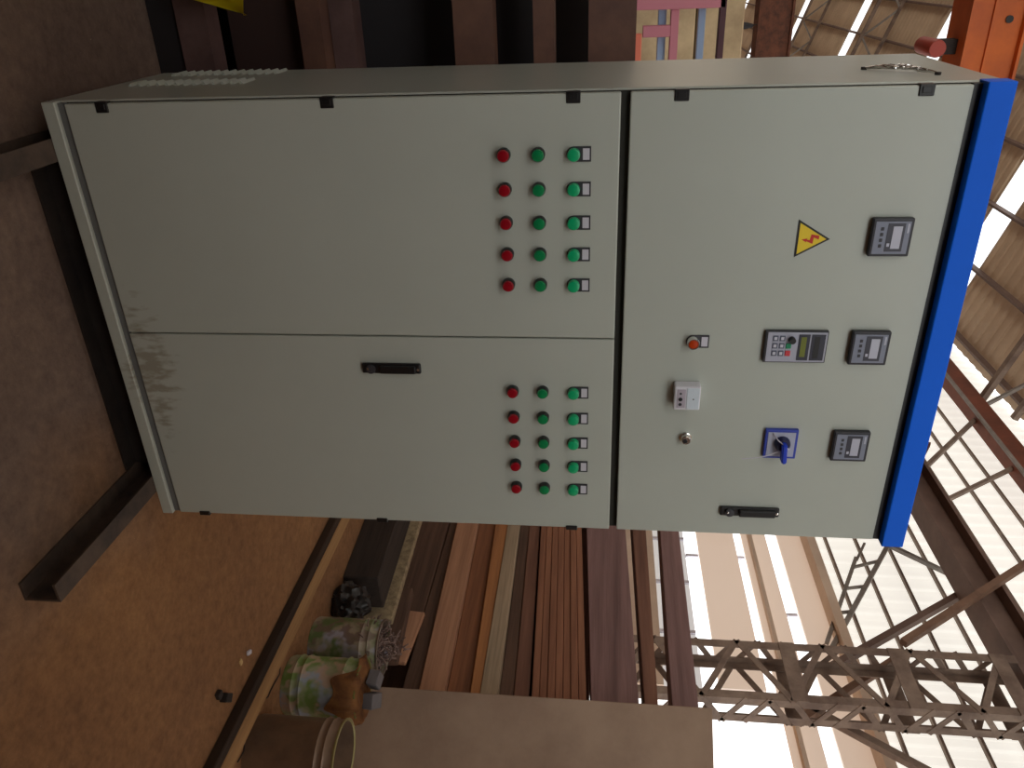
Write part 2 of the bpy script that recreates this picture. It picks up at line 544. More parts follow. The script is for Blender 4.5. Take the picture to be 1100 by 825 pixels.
# lattice columns under the runway beam
def lattice_column(yn, yf, lab, xa_=7.35, xb_=7.74, top=6.42, group='lattice columns along the right-hand wall'):
    t = thing('lattice_column', lab, 'column', ((xa_ + xb_) / 2, (yn + yf) / 2, FZ), group)
    for i, (xx, yy) in enumerate(((xa_, yn), (xa_, yf), (xb_, yn), (xb_, yf))):
        bm = BM()
        sx = 1 if xx == xa_ else -1
        sy = 1 if yy == yn else -1
        pr = [(0, 0), (.11, 0), (.11, .014), (.014, .014), (.014, .11), (0, .11)]
        extrude_profile(bm, pr, lambda a, b_: Vector((xx + sx * a, yy + sy * b_, FZ)), lambda a, b_: Vector((xx + sx * a, yy + sy * b_, top)))
        obj('leg', bm, TRUSS, t)
    z = FZ + .1; s = 0
    while z < top - .3:
        zn = z + .52
        for xx in (xa_, xb_):
            bm = BM()
            bar(bm, (xx, yn if s % 2 else yf, z), (xx, yf if s % 2 else yn, zn), .014, .075); obj('lacing_bar', bm, TRUSS, t)
        for yy in (yn, yf):
            for zz0, zz1, fl in ((z, z + .26, s % 2), (z + .26, zn, (s + 1) % 2)):
                bm = BM()
                bar(bm, (xa_ if fl else xb_, yy, zz0), (xb_ if fl else xa_, yy, zz1), .07, .014, (0, 1, 0)); obj('lacing_bar', bm, TRUSS, t)
        s += 1; z = zn
    for z in (1.1, 2.4, 3.72, 5.02, 6.2):
        bm = BM(); box(bm, xa_ - .014, xa_, yn, yf, z - .09, z + .09); obj('batten_plate', bm, TRUSS, t)
        bm = BM(); box(bm, xb_, xb_ + .014, yn, yf, z - .09, z + .09); obj('batten_plate', bm, TRUSS, t)
    bm = BM(); box(bm, xa_ - .1, xb_ + .1, yn - .1, yf + .1, FZ, FZ + .04); obj('base_plate', bm, TRUSS, t)
lattice_column(4.76, 5.66, 'grey-brown steel lattice column with batten plates, nearest of the row by the bright wall')
lattice_column(9.6, 10.5, 'steel lattice column farther along the wall, partly hidden behind the blue fascia')

# overhead cranes
t = thing('overhead_crane', 'orange overhead crane girder spanning the hall behind the cabinet', 'crane', (-6, 11, 6.3))
bm = BM(); box(bm, -20, 7.3, 10.75, 11.25, 6.32, 7.05); obj('girder', bm, ORANGE_G, t)
bm = BM(); box(bm, -20, 7.3, 10.65, 11.35, 6.30, 6.34); obj('bottom_flange', bm, ORANGE_G, t)
bm = BM(); box(bm, -20, 7.3, 10.65, 11.35, 7.03, 7.07); obj('top_flange', bm, ORANGE_G, t)
bm = BM(); box(bm, -20, 7.3, 10.71, 10.75, 6.62, 6.66); obj('stiffener', bm, ORANGE_G, t)
for xx in range(-18, 7, 2):
    bm = BM(); lathe(bm, [(.05, 0), (.05, .02)], 12, (xx + .6, 10.74, 6.85), 'y'); obj('bolt', bm, BLACK, t)
t = thing('hoist', 'red hoist hanging below the orange crane girder', 'hoist', (0.95, 11, 5.7))
bm = BM(); lathe(bm, [(.0, 0), (.11, 0), (.12, .03), (.12, .6), (.11, .64), (0, .64)], 20, (0.95, 11.3, 5.96), 'y', False); obj('motor', bm, mat('hoist_red', srgb(170, 66, 52), .5), t, True)
bm = BM(); box(bm, .85, 1.05, 10.9, 11.1, 6.06, 6.3); obj('hanger', bm, STEEL_D, t)
t = thing('crane_girder', 'rusty brown crane girder deeper in the hall beyond the orange one', 'crane', (-6, 27, 6.2))
bm = BM(); box(bm, -20, 7.3, 26.7, 27.3, 6.2, 7.2); obj('girder', bm, RUST, t)
bm = BM(); box(bm, -20, 7.3, 26.55, 27.45, 6.15, 6.22); obj('bottom_flange', bm, RUST, t)
bm = BM(); box(bm, -20, 7.3, 26.55, 27.45, 7.18, 7.25); obj('top_flange', bm, RUST, t)
t = thing('pendant_lamp', 'dark pendant hall lamp under the rusty crane girder', 'lamp', (1.6, 26.3, 5.2))
bm = BM(); lathe(bm, [(.05, .75), (.09, .6), (.11, .45), (.34, .1), (.36, 0), (.33, 0), (.1, .42)], 20, (1.6, 26.3, 5.2), 'z', False); obj('shade', bm, DARKGREY, t, True)
bm = BM(); box(bm, 1.58, 1.62, 26.28, 26.62, 5.93, 5.97); bar(bm, (1.6, 26.6, 5.95), (1.6, 26.6, 6.13), .03, .03); obj('arm', bm, STEEL_D, t)

# ================================================================== THE CABINET
W, D, H = 1.224, 0.59, 2.2
cab = thing('control_cabinet', 'tall grey-beige electrical control cabinet with blue top fascia and rows of buttons', 'cabinet', (0, 0, 0))
bm = BM(); box(bm, 0, W, 0.022, D, 0.0, H - .002, 0.004)
body = obj('body', bm, PAINT, cab)
bm = BM(); box(bm, 0.0, W, -0.004, 0.022, 0.0, 0.034, 0.002); obj('plinth', bm, PAINT_D, cab)
bm = BM(); box(bm, 0.004, W - .004, 0.017, 0.0225, 0.05, 2.14); obj('door_seal', bm, GAP, cab)
bm = BM(); box(bm, 0.004, W - .004, 0.008, 0.0225, 0.030, 0.054); obj('plinth_recess', bm, mat('recess_grey', srgb(110, 112, 112), .7), cab)
DOORS = {}
for nm, x0, x1, z0, z1, lab in (('left', 0.006, 0.6055, 0.056, 1.387, 'lower door with red and green lamps, hinged on the side nearer the louvres'),
                                ('right', 0.6095, W - .004, 0.056, 1.387, 'lower door with black swing handle'),
                                ('top', 0.006, W - .004, 1.408, 2.128, 'upper instrument door with meters and warning sign')):
    bm = BM(); box(bm, x0, x1, 0.0, 0.02, z0, z1, 0.003, 2)
    DOORS[nm] = obj('door', bm, PAINT_D if nm != 'top' else PAINT, cab, label=lab)
bm = BM(); box(bm, -0.002, W + .003, -0.022, 0.03, 2.146, H + .004, 0.003, 2); obj('fascia', bm, BLUE, cab, label='bright blue top fascia strip')
bm = BM(); box(bm, 0.004, W - .004, 0.004, 0.022, 2.128, 2.147); obj('shadow_gap', bm, BLACK, cab)

# hinges
def hinge(x, z):
    bm = BM()
    box(bm, x - .012, x + .013, -0.003, 0.018, z - .016, z + .016, .0015)
    box(bm, x - .008, x + .006, -0.005, -0.002, z - .010, z + .010, .001)
    return obj('hinge', bm, BLACK, cab)
for z in (.152, .71, 1.281, 1.52, 2.033):
    hinge(.014, z)
for z in (.138, .704, 1.277):
    bm = BM(); box(bm, W - .012, W + .003, -0.004, 0.02, z - .017, z + .017, .002); obj('hinge', bm, BLACK, cab)

# swing handles
def swing_handle(x0, x1, z0, z1):
    bm = BM(); box(bm, x0, x1, -0.010, 0.0, z0, z1, .004, 2)
    h = obj('swing_handle', bm, BLACK, cab)
    bm = BM(); box(bm, x0 + .004, x1 - .004, -0.020, -0.010, z0 + .052, z1 - .012, .003, 2); obj('lever', bm, BLACK, h)
    bm = BM(); lathe(bm, [(.0, 0), (.0125, 0), (.013, .004), (.0125, .007), (.006, .008), (0, .008)], 20, ((x0 + x1) / 2, -.010, z0 + .026), 'y', False); obj('lock_cylinder', bm, DARKGREY, h, True)
    bm = BM(); lathe(bm, [(.0, 0), (.004, 0), (.004, .003), (0, .004)], 12, ((x0 + x1) / 2, -.010, z1 - .007), 'y', False); obj('screw', bm, CHROME, h, True)
    bm = BM(); lathe(bm, [(.0, 0), (.003, 0), (.003, .002), (0, .0025)], 10, ((x0 + x1) / 2 - .004, -.018, z0 + .020), 'y', False); obj('key_slot', bm, CHROME, h, True)
swing_handle(.685, .715, .709, .872)
swing_handle(1.119, 1.149, 1.697, 1.860)

# indicator lamps and push buttons
def unproject(v, c, p):
    return c + (v - c) * (1.861 - p) / 1.861
bez = BM(); lathe(bez, [(.0155, 0), (.0165, .002), (.0165, .015), (.0152, .018), (.0138, .018)], 28, (0, 0, 0), 'y', False); bez = mesh_from(bez, 'bezel', True); bez.materials.append(BLACK)
def lens_mesh(m, nm):
    b_ = BM(); lathe(b_, [(.0142, .004), (.0142, .021), (.0128, .0235), (.007, .0248), (.0001, .0252)], 28, (0, 0, 0), 'y', False)
    me = mesh_from(b_, nm, True); me.materials.append(m); return me
lr, lg = lens_mesh(RED, 'lens_red'), lens_mesh(GREEN, 'lens_green')
cp = BM(); lathe(cp, [(.0150, .0), (.0150, .015), (.0142, .0175), (.0128, .0182), (.0001, .0185)], 28, (0, 0, 0), 'y', False); cp = mesh_from(cp, 'button_cap', True); cp.materials.append(GREEN2)
pl = BM(); extrude_profile(pl, [(.0172 * math.cos(R(a)), .0172 * math.sin(R(a))) for a in range(180, 361, 15)] + [(.0172, .040), (-.0172, .040)], lambda a, b_: Vector((a, 0, b_)), lambda a, b_: Vector((a, -.0035, b_))); pl = mesh_from(pl, 'legend_plate'); pl.materials.append(DARKGREY)
lb = BM(); box(lb, -.0130, .0130, -.0042, -.0035, .021, .0365); lb = mesh_from(lb, 'legend_label'); lb.materials.append(WHITE)
def part_root(name, me, x, z, lab=None):
    o = inst(name, me, None, (x, 0, z), cab)
    if lab: o['label'] = lab
    return o
XS = [.142, .2235, .305, .385, .4655, .774, .8545, .934, 1.0125, 1.0905]
for i, xo in enumerate(XS):
    for zo, kind in ((1.1165, 'r'), (1.198, 'g')):
        x, z = unproject(xo, CAM.x, .022), unproject(zo, CAM.z, .022)
        o = part_root('red_indicator_lamp' if kind == 'r' else 'green_indicator_lamp', bez, x, z)
        inst('lens', lr if kind == 'r' else lg, None, (0, 0, 0), o)
    x, z = unproject(xo, CAM.x, .016), unproject(1.2815, CAM.z, .016)
    o = part_root('push_button', pl, x, z)
    inst('button_cap', cp, None, (0, 0, 0), o)
    inst('legend_label', lb, None, (0, 0, 0), o)

# warning sign
def prism_xz(bm, pts, y0, y1):
    return extrude_profile(bm, pts, lambda a, b_: Vector((a, y0, b_)), lambda a, b_: Vector((a, y1, b_)))
tri = [(.295, 1.806), (.386, 1.806), (.342, 1.882)]
ctr = Vector((sum(p[0] for p in tri) / 3, sum(p[1] for p in tri) / 3))
ins = [tuple(ctr + (Vector(p) - ctr) * .83) for p in tri]
ws = obj('warning_sign', prism_xz(BM(), tri, -.0016, 0), BLACK, cab, label='yellow triangular high voltage warning sign')
obj('yellow_field', prism_xz(BM(), ins, -.0024, -.0016), mat('sign_yellow', srgb(236, 206, 40), .5), ws)
bolt = [(.3335, 1.8570), (.3425, 1.8560), (.3375, 1.8445), (.3530, 1.8430), (.3462, 1.8275), (.3495, 1.8290), (.3425, 1.8170), (.3400, 1.8305), (.3425, 1.8290), (.3440, 1.8360), (.3300, 1.8385)]
obj('lightning_bolt', prism_xz(BM(), bolt, -.0031, -.0024), mat('sign_red', srgb(196, 40, 24), .5), ws)

# panel meters
FACE = mat('meter_face', srgb(128, 134, 152), .4)
SCR = mat('meter_screen', srgb(188, 190, 206), .25)
SCRD = mat('meter_bezel', srgb(48, 48, 62), .35)
def meter(x0, z0, s=.091):
    bm = BM(); box(bm, x0, x0 + s, -.016, 0, z0, z0 + s, .003, 2)
    o = obj('panel_meter', bm, mat('meter_case', srgb(34, 33, 42), .4), cab)
    bm = BM(); box(bm, x0 + .007, x0 + s - .007, -.0170, -.016, z0 + .007, z0 + s - .007, .0003); obj('meter_face', bm, FACE, o)
    bm = BM(); box(bm, x0 + .011, x0 + s - .013, -.0178, -.017, z0 + .034, z0 + .072); obj('screen_surround', bm, SCRD, o)
    bm = BM(); box(bm, x0 + .018, x0 + s - .020, -.0186, -.0178, z0 + .046, z0 + .066); obj('screen', bm, SCR, o)
    bm = BM(); box(bm, x0 + .012, x0 + .034, -.0176, -.017, z0 + .077, z0 + .081); obj('print_mark', bm, SCR, o)
    for i in range(4):
        bm = BM(); box(bm, x0 + .020 + i * .0135, x0 + .028 + i * .0135, -.0182, -.017, z0 + .019, z0 + .026, .0006); obj('key', bm, DARKGREY, o)
    bm = BM(); box(bm, x0 + .058, x0 + .066, -.0184, -.0178, z0 + .037, z0 + .043); obj('print_mark', bm, SCR, o)
for x0 in (.289, .572, .859):
    meter(x0, 1.968)

# frequency drive keypad
bm = BM(); box(bm, .574, .661, -.012, 0, 1.761, 1.913, .002, 2)
kp = obj('keypad', bm, mat('keypad_case', srgb(44, 44, 50), .45), cab, label='grey operator keypad with two dark display windows')
KF = mat('keypad_face', srgb(172, 174, 190), .45)
bm = BM(); box(bm, .577, .658, -.0130, -.012, 1.767, 1.910, .0003); obj('keypad_face', bm, KF, kp)
bm = BM(); box(bm, .582, .653, -.0140, -.013, 1.873, 1.906); obj('upper_window', bm, SCRD, kp)
bm = BM(); box(bm, .588, .647, -.0146, -.014, 1.880, 1.893); obj('dark_slot', bm, BLACK, kp)
bm = BM(); box(bm, .582, .653, -.0140, -.013, 1.842, 1.869); obj('display_surround', bm, SCRD, kp)
bm = BM(); box(bm, .589, .643, -.0148, -.014, 1.848, 1.861); obj('display', bm, mat('lcd', srgb(112, 120, 40), .3), kp)
KC = {(2, 2): mat('key_red', srgb(206, 62, 70), .5), (1, 2): mat('key_green', srgb(22, 140, 96), .5)}
KG = mat('key_grey', srgb(88, 92, 110), .5); KW = mat('key_print', srgb(200, 202, 212), .5)
for r_ in range(3):
    for c_ in range(3):
        xk, zk = .593 + r_ * .0205, 1.786 + c_ * .0165
        if (r_, c_) == (0, 2):
            bm = BM(); lathe(bm, [(0, 0), (.0085, 0), (.0085, .012), (.007, .014), (0, .014)], 16, (xk + .003, -.013, zk + .006), 'y', False); obj('dial', bm, BLACK, kp, True); continue
        bm = BM(); box(bm, xk - .0075, xk + .0075, -.0150, -.013, zk - .0065, zk + .0065, .0008); kk = obj('key', bm, KC.get((r_, c_), KG), kp)
        bm = BM()
        box(bm, xk - .004, xk + .004, -.0153, -.0150, zk - .0035, zk + .0035); bm2 = bm
        if (r_, c_) not in KC:
            obj('key_print', bm2, KW, kp)
        else:
            bm2.free()

# rotary isolator
bm = BM(); box(bm, .860, .949, -.012, 0, 1.793, 1.878, .002, 2)
rs = obj('rotary_switch', bm, mat('switch_blue', srgb(46, 66, 168), .4), cab, label='blue rotary isolator switch tied with wire')
bm = BM(); box(bm, .867, .942, -.0135, -.012, 1.800, 1.871, .0004); obj('switch_plate', bm, mat('switch_plate', srgb(172, 176, 196), .4), rs)
bm = BM(); lathe(bm, [(0, 0), (.021, 0), (.020, .012), (.015, .018), (0, .018)], 24, (.899, -.0135, 1.838), 'y', False); obj('hub', bm, mat('hub_blue', srgb(22, 26, 70), .4), rs, True)
bm = BM(); bar(bm, (.886, -.036, 1.838), (.944, -.036, 1.842), .028, .013); bmesh.ops.bevel(bm, geom=bm.edges[:], offset=.003, segments=2, affect='EDGES')
obj('knob', bm, mat('knob_blue', srgb(24, 62, 196), .35), rs)
bm = BM(); tube(bm, [(.868, -.015, 1.813), (.880, -.030, 1.822), (.894, -.044, 1.842), (.902, -.040, 1.852), (.908, -.030, 1.850)], .0015, 6); obj('tie_wire', bm, WHITE, rs)
bm = BM(); tube(bm, [(.914, -.034, 1.826), (.926, -.036, 1.800), (.935, -.034, 1.770), (.942, -.030, 1.735)], .0012, 6); obj('tie_wire', bm, WHITE, rs)

# orange selector lamp, buzzer, key switch
x, z = unproject(.619, CAM.x, .02), unproject(1.588, CAM.z, .02)
o = part_root('orange_push_button', pl, x, z, 'orange illuminated push button with chrome ring')
bm = BM(); lathe(bm, [(.0155, 0), (.0160, .016), (.0145, .022), (.0125, .022), (.0120, .016)], 28, (x, 0, z), 'y', False); obj('chrome_ring', bm, CHROME, o, True)
bm = BM(); lathe(bm, [(.0122, .004), (.0122, .020), (.010, .0225), (0.0001, .0235)], 28, (x, 0, z), 'y', False); obj('lens', bm, ORANGE_L, o, True)
inst('legend_label', lb, None, (0, 0, 0), o)
bm = BM(); box(bm, .724, .794, -.034, 0, 1.545, 1.612, .004, 2)
BZ = mat('buzzer_shell', srgb(214, 214, 222), .45)
bz = obj('socket_box', bm, BZ, cab, label='white square plastic socket box')
bm = BM(); box(bm, .728, .790, -.0355, -.034, 1.577, 1.609, .0005); obj('cover', bm, mat('cover_pale', srgb(210, 222, 232), .4), bz)
bm = BM(); box(bm, .732, .786, -.0352, -.034, 1.552, 1.574, .0005); obj('lower_cover', bm, mat('cover_dull', srgb(176, 168, 180), .5), bz)
for xx, rr in ((.744, .003), (.761, .0055), (.776, .0045)):
    bm = BM(); lathe(bm, [(0, 0), (rr, 0), (rr, .0006), (0, .0006)], 14, (xx, -.0352, 1.561), 'y', False); obj('socket_hole', bm, DARKGREY if rr != .0055 else BLACK, bz)
bm = BM(); lathe(bm, [(0, 0), (.002, 0), (.002, .0006), (0, .0006)], 10, (.760, -.0355, 1.594), 'y', False); obj('screw', bm, DARKGREY, bz)
bm = BM(); lathe(bm, [(0, 0), (.0165, 0), (.0165, .005), (.0135, .007), (.0135, .017), (.011, .020), (0, .020)], 24, (.897, 0, 1.586), 'y', False)
ks = obj('key_switch', bm, CHROME, cab, True, 'small chrome key switch')
bm = BM(); lathe(bm, [(0, 0), (.0065, 0), (.0065, .0012), (0, .0012)], 16, (.8975, -.020, 1.583), 'y', False); obj('key_slot', bm, BLACK, ks)

# side panel: louvres and a bundle of shiny wire
lv = BM()
extrude_profile(lv, [(0, -.006), (-.006, -.003), (-.007, .001), (0, .006)], lambda a, b_: Vector((a, 0, b_)), lambda a, b_: Vector((a, .085, b_)))
lv = mesh_from(lv, 'louvre'); lv.materials.append(PAINT)
for yb_, zb0 in ((.27, .075), (.49, .085)):
    for i in range(13):
        inst('louvre', lv, None, (0, yb_, zb0 + i * .0262), cab)
random.seed(5)
for k in range(9):
    pts = []
    for i in range(13):
        tt = i / 12
        pts.append((-.004 - .010 * math.sin(math.pi * tt) * (0.3 + random.random()), .250 - .125 * tt + (random.random() - .5) * .022 * math.sin(math.pi * tt), 1.972 + .122 * tt + (random.random() - .5) * .022 * math.sin(math.pi * tt)))
    bm = BM(); tube(bm, pts, .0026, 6); obj('wire_strand', bm, CHROME, cab)
for py, pz in ((.252, 1.970), (.124, 2.095)):
    bm = BM(); lathe(bm, [(0, 0), (.007, 0), (.007, .006), (0, .006)], 12, (0, 0, 0), 'y', False)
    bmesh.ops.rotate(bm, verts=bm.verts, cent=(0, 0, 0), matrix=Matrix.Rotation(R(-90), 3, 'Z'))
    bmesh.ops.translate(bm, verts=bm.verts, vec=(0, py, pz)); obj('fixing_screw', bm, STEEL_D, cab)

# ================================================================== STEEL SKIDS UNDER THE CABINET
CH = [(0, 0), (.055, 0), (.055, .1), (0, .1), (0, .093), (.048, .093), (.048, .007), (0, .007)]
SKID = mat('skid_steel', srgb(92, 76, 64), .75, col2=srgb(56, 46, 42), scale=7, bump=.3, bscale=30)
for x0, y_end, lab in ((.085, -.42, 'dark steel channel under the louvred side of the cabinet, running towards the viewer'),
                       (1.086, -.485, 'dark open steel channel skid jutting out from under the cabinet, its end in view')):
    bm = BM(); extrude_profile(bm, CH, lambda a, b_: Vector((x0 + a, y_end, FZ + b_)), lambda a, b_: Vector((x0 + a, .60, FZ + b_)))
    tag(obj('steel_channel', bm, SKID), lab, 'steel channel', 'channel skids under the cabinet')
bm = BM(); extrude_profile(bm, CH, lambda a, b_: Vector((.142, .02 + a, FZ + b_)), lambda a, b_: Vector((1.084, .02 + a, FZ + b_)))
tag(obj('steel_channel', bm, STEEL_D), 'dark steel channel lying crosswise under the front edge of the cabinet', 'steel channel')

# ================================================================== TIMBER STACK ON THE RIGHT
def timber(name, lab, mt, xw, za, zb, ya=1.16, yb=4.3, x0=3.4, grp='timbers stacked along the right side', zfar=None, bev=.004):
    """za=(bottom,top) at y=1.22, zb at y=2.7"""
    f = lambda k, y: za[k] + (zb[k] - za[k]) * (y - 1.22) / 1.48
    bm = BM()
    vv = []
    for y in (ya, yb):
        vv += [bm.verts.new((x0, y, f(0, y))), bm.verts.new((x0 + xw, y, f(0, y))), bm.verts.new((x0 + xw, y, f(1, y))), bm.verts.new((x0, y, f(1, y)))]
    bm.faces.new(vv[0:4]); bm.faces.new(vv[4:8])
    for i in range(4):
        j = (i + 1) % 4
        bm.faces.new((vv[i], vv[j], vv[4 + j], vv[4 + i]))
    bmesh.ops.bevel(bm, geom=bm.edges[:], offset=bev, segments=1, affect='EDGES')
    return tag(obj(name, bm, mt), lab, 'timber', grp)
w_dark = wood('wood_dark', (110, 84, 69), (69, 52, 45))
w_tan = wood('wood_tan', (190, 144, 114), (152, 112, 88))
w_mid = wood('wood_mid', (153, 103, 72), (110, 74, 55))
w_grey = wood('wood_grey', (187, 165, 139), (134, 120, 100))
w_orange = wood('wood_orange', (190, 132, 84), (140, 94, 62))
w_brown = wood('wood_brown', (134, 96, 79), (96, 67, 57))
w_red = wood('wood_red', (160, 112, 86), (120, 80, 62))
w_purple = wood('wood_purple', (140, 110, 108), (106, 82, 80))
timber('timber_board', 'wide dark brown board at the foot of the timber stack', w_dark, .28, (-.1, .248), (-.1, .248), ya=1.75)
timber('timber_beam', 'light tan squared beam, thickest pale timber low in the stack', w_tan, .22, (.36, .507), (.32, .472), x0=3.36)
timber('timber_beam', 'dark brown timber tucked under the light tan beam', w_dark, .2, (.25, .36), (.258, .32), x0=3.40)
timber('timber_beam', 'mid brown timber resting on the light tan beam', w_mid, .2, (.51, .65), (.474, .60), x0=3.42)
timber('timber_plank', 'orange-brown plank edge below the grey weathered plank', w_orange, .2, (.652, .709), (.604, .695), x0=3.38)
timber('timber_plank', 'pale grey weathered plank halfway up the stack', w_grey, .2, (.709, .811), (.695, .783), x0=3.37)
timber('timber_plank', 'thin dark brown plank lying on the grey weathered plank', w_dark, .2, (.812, .895), (.785, .85), x0=3.43)
timber('timber_plank', 'thin brown plank just under the ribbed red-brown bundle', w_brown, .2, (.897, .985), (.852, .93), x0=3.42)
timber('timber_board', 'dark backing boards added behind the timber stack to keep its gaps dark', w_dark, .05, (-.1, 1.33), (-.1, 1.30), x0=3.72)  # backing added so that no light shows through the gaps
# bundle of thin boards with visible joints
bd = thing('board_bundle', 'bundle of thin red-brown boards with dark joints between them', 'timber', (3.38, 1.16, .99), 'timbers stacked along the right side')
nb = 7
for i in range(nb):
    for_ = lambda y, k: (1.00 + (.94 - 1.00) * (y - 1.22) / 1.48) + (.31 + (.30 - .31) * (y - 1.22) / 1.48) * k / nb
    bm = BM(); vv = []
    dx = random.uniform(0, .012)
    for y in (1.16, 4.3):
        a, b_ = for_(y, i) + .001, for_(y, i + 1) - .001
        vv += [bm.verts.new(p) for p in ((3.38 + dx, y, a), (3.64, y, a), (3.64, y, b_), (3.38 + dx, y, b_))]
    bm.faces.new(vv[0:4]); bm.faces.new(vv[4:8])
    for q in range(4):
        j = (q + 1) % 4
        bm.faces.new((vv[q], vv[j], vv[4 + j], vv[4 + q]))
    bmesh.ops.bevel(bm, geom=bm.edges[:], offset=.004, segments=1, affect='EDGES')
    obj('board', bm, w_red, bd)
timber('timber_beam', 'wide purplish brown beam above the ribbed red-brown bundle', w_purple, .26, (1.335, 1.60), (1.275, 1.555), x0=3.38)
timber('timber_plank', 'narrow brown plank near the top of the stack with bright gaps on both sides', w_brown, .2, (1.63, 1.705), (1.605, 1.70), x0=3.38)
timber('timber_beam', 'topmost dark brown beam of the timber stack, lit from behind', w_purple, .2, (1.78, 1.925), (1.80, 1.935), x0=3.38)
for nm_, za_, zb_ in (('lower', 1.60, 1.628), ('upper', 1.706, 1.775)):
    for pl_, ya_, dz_ in (('behind the plywood sheet', 1.18, 0), ('hidden behind the cabinet', 3.4, -.03)):
        bm = BM(); box(bm, 3.42, 3.56, ya_, ya_ + .06, za_ + dz_ + .009, zb_ + dz_ - .009)
        tag(obj('spacer_block', bm, w_mid), 'small wooden %s spacer block in the timber stack, %s' % (nm_, pl_), 'wood block', 'spacer blocks in the timber stack')

# tall plywood sheet standing in front of the stack
PLY = mat('plywood', srgb(158, 134, 114), .8, col2=srgb(138, 114, 96), scale=2.5, bump=.2, bscale=9)
p0, p1 = Vector((3.17, 1.04, 0)), Vector((3.97, .14, 0))
bm = BM()
n_ = (p1 - p0).normalized(); s_ = Vector((n_.y, -n_.x, 0))
if s_.dot(Vector((CAM.x, CAM.y, 0)) - p0) > 0: s_ = -s_
vv = [bm.verts.new(Vector((q.x, q.y, z)) + s_ * d) for z in (FZ, 1.96) for q, d in ((p0, 0), (p1, 0), (p1, .04), (p0, .04))]
bm.faces.new(vv[0:4]); bm.faces.new(vv[4:8])
for i in range(4):
    j = (i + 1) % 4
    bm.faces.new((vv[i], vv[j], vv[4 + j], vv[4 + i]))
bmesh.ops.bevel(bm, geom=bm.edges[:], offset=.003, segments=1, affect='EDGES')
tag(obj('plywood_sheet', bm, PLY), 'tall plain brown plywood sheet standing upright behind the paint cans', 'plywood sheet')

# long timber lying on the floor
bm = BM(); box(bm, 2.412, 2.50, -.9, 5.0, FZ, FZ + .048, .005)
tag(obj('floor_timber', bm, wood('wood_yellow', (170, 132, 88), (136, 102, 68))), 'long low yellowish timber lying on the floor in front of the paint cans', 'timber')
bm = BM(); box(bm, 2.36, 2.409, -.9, 5.0, FZ, FZ + .045, .004)  # near-black strip along the left side of the low timber
tag(obj('dark_side_strip', bm, wood('wood_near_black', (62, 46, 34), (40, 30, 24))), 'long nearly black strip forming the dark side of the low yellowish timber', 'timber')

# dark squared block and broken planks on the floor
def rot_box(name, lab, cat, m, c, size, rz, grp=None, bev=.006, rx=0, ry=0):
    bm = BM(); box(bm, -size[0] / 2, size[0] / 2, -size[1] / 2, size[1] / 2, 0, size[2], bev)
    mtx = Matrix.Rotation(rz, 3, 'Z') @ Matrix.Rotation(ry, 3, 'Y') @ Matrix.Rotation(rx, 3, 'X')
    bmesh.ops.rotate(bm, verts=bm.verts, cent=(0, 0, 0), matrix=mtx)
    bmesh.ops.translate(bm, verts=bm.verts, vec=c)
    return tag(obj(name, bm, m), lab, cat, grp)
w_char = wood('wood_charcoal', (66, 56, 50), (40, 34, 32))
rot_box('dark_timber_block', 'charcoal squared timber block on the floor behind the farthest paint can', 'timber', w_char, (2.90, 1.90, FZ), (.25, .80, .21), R(5))
rot_box('pale_board', 'pale speckled board standing beside the charcoal timber block', 'timber', mat('pale_board', srgb(168, 150, 118), .8, col2=srgb(120, 104, 80), scale=24), (3.07, 1.90, FZ), (.05, .9, .27), R(5))
rot_box('broken_plank', 'dark broken plank leaning between pale board and stack', 'timber', w_dark, (3.19, 1.50, FZ), (.06, .55, .33), R(3), rx=R(-3))
rot_box('split_plank', 'split orange-brown plank with pointed top behind the farthest paint can', 'timber', w_tan, (3.29, 1.55, FZ), (.03, .40, .38), R(2), rx=R(5))

bm = BM()
bmesh.ops.create_icosphere(bm, subdivisions=4, radius=1.0)
from mathutils import noise as mnoise
for v in bm.verts:
    k_ = 1 + .28 * mnoise.noise(v.co * 2.3) + .16 * mnoise.noise(v.co * 6.1)
    v.co = Vector((2.87 + v.co.x * .115 * k_, 1.335 + v.co.y * .11 * k_, max(FZ, FZ + .08 + v.co.z * .11 * k_)))
tag(obj('plastic_bag', bm, mat('black_bag', srgb(26, 24, 24), .35), smooth=True), 'crumpled black plastic bag between charcoal block and farthest paint can', 'plastic bag')

# ================================================================== PAINT CANS
def can_mat(name, base, patches):
    m = mat(name, srgb(*base), .5, .0, col2=srgb(*patches[0]), scale=7, detail=3, lo=.42, hi=.58, bump=.2, bscale=20)
    nt = m.node_tree; b = nt.nodes['Principled BSDF']
    src = b.inputs['Base Color'].links[0].from_socket
    tc = nt.nodes.new('ShaderNodeTexCoord')
    for i, c in enumerate(patches[1:]):
        n = nt.nodes.new('ShaderNodeTexNoise'); n.inputs['Scale'].default_value = 9 + 3 * i; n.inputs['Detail'].default_value = 2
        mp = nt.nodes.new('ShaderNodeMapping'); mp.inputs['Location'].default_value = (3.1 * i + 1, 2 * i, i)
        nt.links.new(tc.outputs['Object'], mp.inputs[0]); nt.links.new(mp.outputs[0], n.inputs['Vector'])
        rp = nt.nodes.new('ShaderNodeValToRGB'); rp.color_ramp.elements[0].position = .55; rp.color_ramp.elements[1].position = .62
        rp.color_ramp.elements[0].color = (0, 0, 0, 1); rp.color_ramp.elements[1].color = (.85, .85, .85, 1)
        nt.links.new(n.outputs['Fac'], rp.inputs[0])
        mx = nt.nodes.new('ShaderNodeMix'); mx.data_type = 'RGBA'
        nt.links.new(rp.outputs[0], mx.inputs[0]); nt.links.new(src, mx.inputs[6]); mx.inputs[7].default_value = srgb(*c)
        src = mx.outputs[2]
    nt.links.new(src, b.inputs['Base Color'])
    return m
